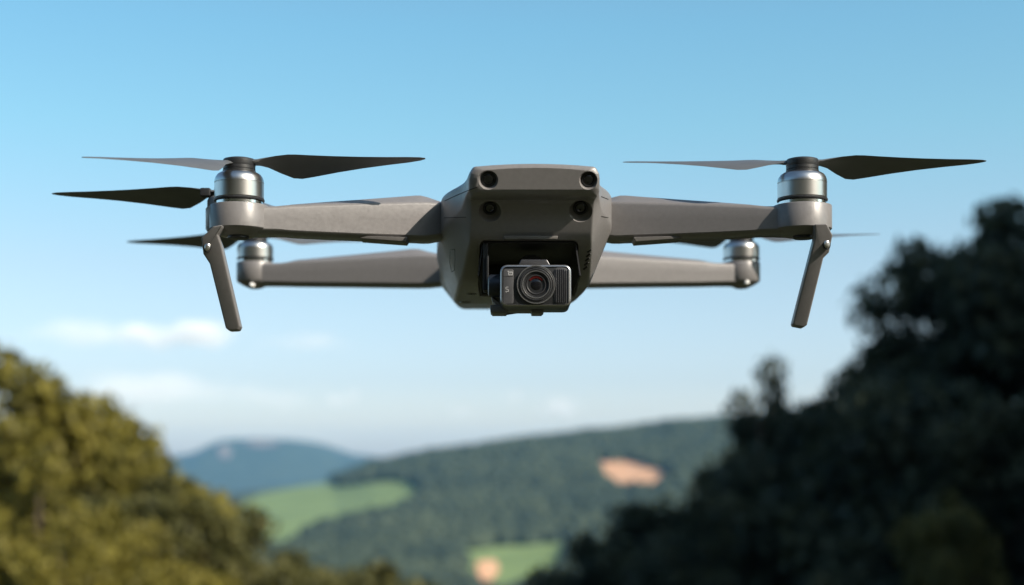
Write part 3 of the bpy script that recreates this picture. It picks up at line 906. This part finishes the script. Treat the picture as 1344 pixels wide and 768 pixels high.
# ---- landing legs
LEGS = [
    ([(293.5, 294.3), (279.5, 297), (264, 312), (266.5, 333), (275, 346), (296, 430.5), (300.5, 434.2), (312.5, 433.4), (315, 428.5), (290, 321), (285.5, 308)], (272.3, 324.2)),
    ([(1069, 294), (1085.5, 293.5), (1093, 308.5), (1088.5, 331), (1081, 338.5), (1059.5, 426.5), (1054.5, 430), (1042, 427.5), (1041, 424), (1069.5, 312.5)], (1085, 320.5)),
]
for k, (out, sc) in enumerate(LEGS):
    pts = [(P(a, b, 0.8795).x, P(a, b, 0.8795).z) for a, b in out]
    v_, f_ = prism_y(round_poly(pts, .0011, 4), 0.8795, 0.8885, .0009, 4)
    zt_ = max(q[1] for q in pts)
    v_ = [Vector((a.x * (1 + 0.5 * (zt_ - a.z) / .88), a.y + 0.5 * (zt_ - a.z), a.z * (1 + 0.5 * (zt_ - a.z) / .88))) for a in v_]   # the leg rakes back towards its foot
    leg = part('landing_leg', (v_, f_), M['shell'], None, 40)
    p = P(*sc, 0.8795); p = P(*sc, 0.8795 + 0.5 * (zt_ - p.z) - .0001)
    v_, f_ = lathe([(.00002, -.0013), (.0010, -.0012), (.0015, -.0007), (.0016, .0004)], 24, 'Y')
    q = Matrix.Rotation(R(8 if k == 0 else -8), 3, 'Y')
    part('screw', ([q @ Vector((a.x * 1.05, a.y, a.z * 1.55)) + p for a in v_], f_), M['screw'], leg)
    v_, f_ = lathe([(.0016, -.00025), (.0021, -.00025), (.0022, .0004), (.0016, .0004)], 24, 'Y')
    part('screw_recess', ([q @ Vector((a.x * 1.05, a.y, a.z * 1.5)) + p for a in v_], f_), M['seam'], leg)

# ---- gimbal camera
YC = 0.866
def U(px, py, Y=YC): p = P(px, py, Y); return p.x, p.z
def rect(a, b, c_, d_, y0, y1, r_, bev, Y=YC, seg=5):
    (x0, z1), (x1, z0) = U(a, c_, Y), U(b, d_, Y)
    return prism_y(round_poly([(x0, z0), (x1, z0), (x1, z1), (x0, z1)], r_, seg), y0, y1, bev)
cammb = MB(); cammb.add(*rect(656.5, 750, 347.3, 402.3, YC, 0.902, .0042, .0014, YC, 7))
cammb.v = D(cammb.v)
gc = cammb.build('gimbal_camera', M['camshell'], drone, 40)
# top hood
(x0, z0), (x1, z1) = U(680, 348.5), U(723, 348.5)
pts = [(x0, z0), (x1, z0), (U(718, 0)[0], U(0, 340.3)[1]), (U(684, 0)[0], U(0, 340.3)[1])]
part('hood', prism_y(round_poly(pts, .0006), YC + .001, 0.897, .0005), M['camshell'], gc)
# front frame rim
def frame(outer, inner, y0, y1):
    n_ = len(outer)
    v_ = [Vector((p[0], y, p[1])) for y, q in ((y0, outer), (y0, inner), (y1, inner), (y1, outer)) for p in q]
    f_ = []
    for r_ in range(4):
        for j in range(n_):
            k = (j + 1) % n_
            a, b = r_ * n_, ((r_ + 1) % 4) * n_
            f_.append((a + j, a + k, b + k, b + j))
    return v_, f_
def rr2(a, b, c_, d_, r_):
    (x0, z1), (x1, z0) = U(a, c_), U(b, d_)
    return round_poly([(x0, z0), (x1, z0), (x1, z1), (x0, z1)], r_, 7)
oA, oB = rr2(656.9, 749.7, 347.7, 402.0, .0042), rr2(657.9, 748.7, 348.8, 401.1, .0039)
iB, iA = rr2(658.7, 747.6, 350.0, 400.4, .0035), rr2(659.2, 747.0, 350.6, 399.9, .0033)
part('front_rim', loft([[Vector((p[0], y, p[1])) for p in q] for y, q in ((YC + .0012, oA), (YC - .0001, oA), (YC - .0009, oB), (YC - .0010, iB), (YC - .0002, iA))], False), M['camedge'], gc, 70)
part('front_face', rect(658.9, 747.3, 350.3, 400.3, YC - .0003, YC + .0005, .0033, .0001), M['camface'], gc)
part('side_panel', rect(660.5, 674.0, 353.5, 399.0, YC - .0007, YC - .0001, .0014, .0002), M['campanel'], gc)
part('panel_line', rect(660.8, 673.4, 362.9, 363.4, YC - .00085, YC - .0006, .00005, .00002), M['seam'], gc)
part('grille_plate', rect(727.0, 747.0, 351.0, 399.6, YC - .0006, YC - .0001, .0028, .0002), M['campanel'], gc)
mb = MB()
for k in range(6):
    a = 729.3 + k * 2.55
    top = 353.5 + (1.5 if k > 4 else 0)
    mb.add(*rect(a, a + 1.25, top, 397.5, YC - .0015, YC - .00055, .0002, .00015))
mb.v = D(mb.v); mb.build('grille', M['camshell'], gc)
part('edge_strip', rect(745.3, 748.0, 353.5, 397.0, YC - .0012, YC - .0006, .0005, .0003), M['camedge'], gc)
# printed marks on the side panel
mk1 = MB()
def dash(a, b, c_, d_): mk1.add(*rect(a, b, c_, d_, YC - .00082, YC - .00068, .00004, .00001))
dash(666.3, 668.0, 355.9, 357.2); dash(668.2, 673.0, 357.0, 357.9); dash(667.2, 668.2, 357.4, 361.6); dash(672.1, 673.0, 357.9, 361.6); dash(668.2, 672.1, 360.8, 361.6); dash(669.6, 670.6, 358.3, 359.2)
dash(664.1, 667.2, 376.8, 377.5); dash(663.6, 664.4, 377.6, 379.8); dash(664.4, 667.0, 379.6, 380.3); dash(666.9, 667.7, 380.2, 382.3); dash(663.3, 667.7, 382.3, 383.0); dash(664.0, 664.7, 383.6, 384.6)
mk1.v = D(mk1.v); mk1.build('printed_mark', M['mark'], gc)
# lens
lx, lz = U(703.5, 374.0); k = YC / F
def lens(name, prof, m, ang=30): part(name, lathe([(r_ * k, YC + y_ * mm) for r_, y_ in prof], 72, 'Y', (lx, 0, lz), m == 'glass'), M[m], gc, ang)
lens('lens_barrel', [(25.4, .5), (25.4, -1.6), (25.0, -2.0), (24.2, -2.0), (23.9, -1.6)], 'camedge')
lens('lens_ring', [(23.9, -1.7), (22.6, -1.9), (22.3, -1.4), (21.4, -1.4), (21.1, -2.2), (20.0, -2.3), (18.6, -1.6)], 'black', 25)
lens('lens_ring', [(18.6, -1.7), (18.2, -2.1), (17.4, -2.1), (17.0, -1.7)], 'camedge', 25)
lens('lens_ring', [(17.0, -1.75), (15.4, -1.0), (15.0, -1.2), (13.6, -.6), (13.2, -.8)], 'black', 25)
lens('lens_ring', [(13.2, -.85), (12.8, -1.2), (12.0, -1.2), (11.6, -.6)], 'camshell', 25)
lens('lens_ring', [(11.6, -.65), (10.6, -.2), (9.6, .1)], 'black', 25)
lens('lens_glass', [(10.2, 0.6), (9.9, .25), (8.2, -.15), (5.5, -.55), (2.8, -.75), (.05, -.8)], 'glass', 180)
# crescent of red reflection painted in at the top of the glass
v_, f_ = [], []
for j in range(17):
    a = R(35 + 110 * j / 16)
    for r_ in (8.6, 11.0): v_.append(Vector((lx + r_ * k * math.cos(a), YC + (-.72 if r_ < 10 else -.95) * mm, lz + r_ * k * math.sin(a))))
th = Vector((0, .0003, 0)); n0 = len(v_)
v_ += [p + th for p in v_]
for j in range(16):
    a = 2 * j
    f_ += [(a, a + 1, a + 3, a + 2), (n0 + a, n0 + a + 2, n0 + a + 3, n0 + a + 1), (a, a + 2, n0 + a + 2, n0 + a), (a + 1, n0 + a + 1, n0 + a + 3, a + 3)]
f_ += [(0, n0, n0 + 1, 1), (32, 33, n0 + 33, n0 + 32)]
part('painted_reflection', (v_, f_), M['redglint'], gc)
# gimbal yoke: side motor, bracket, bottom plate
p = P(640.5, 375.5, 0.884); q = P(657.5, 375.5, 0.884)
mbg = MB()
mbg.add(*lathe([(.0045, p.x), (.0060, p.x + .0006), (.0064, p.x + .0016), (.0064, q.x)], 36, 'X', (0, .884, p.z)))
mbg.v = D(mbg.v)
yoke = mbg.build('gimbal', M['navy'], drone)
x0, x1 = P(634, 0, .895).x, P(641, 0, .895).x
part('bracket', rbox(x0, x1, .889, .906, P(0, 382, .895).z, .1260, .0008, .0006), M['bay'], yoke)
part('bracket_edge', rbox(x1 - .0009, x1 + .0003, .8872, .8886, P(0, 374, .895).z, P(0, 338, .895).z, .0003, .0002), M['black'], yoke)
a = [U(644, 384, .887), U(647.5, 391, .887), U(661, 391, .887), U(661, 402.5, .887), U(655, 402.5, .887), U(646, 396, .887)]
part('bracket_arm', prism_y(round_poly(a, .0006), .885, .900, .0005), M['shell'], yoke)
a = [U(643.5, 400.8, .888), U(713, 401.5, .888), U(714, 409, .888), U(711, 411.5, .888), U(698, 411.5, .888), U(697, 408, .888), U(667, 408, .888), U(664, 411.5, .888), U(646, 411.5, .888), U(643.5, 409, .888)]
part('bottom_plate', prism_y(round_poly(a, .0006), .884, .905, .0006), M['pad'], yoke)
part('connector', rect(668, 684, 403.3, 406.6, .8832, .8842, .0004, .0002, .888), M['black'], yoke)
part('roll_motor', lathe([(.0040, .900), (.0085, .901), (.0090, .903), (.0090, .93)], 32, 'Y', (lx - .002, 0, .112)), M['bay'], yoke)
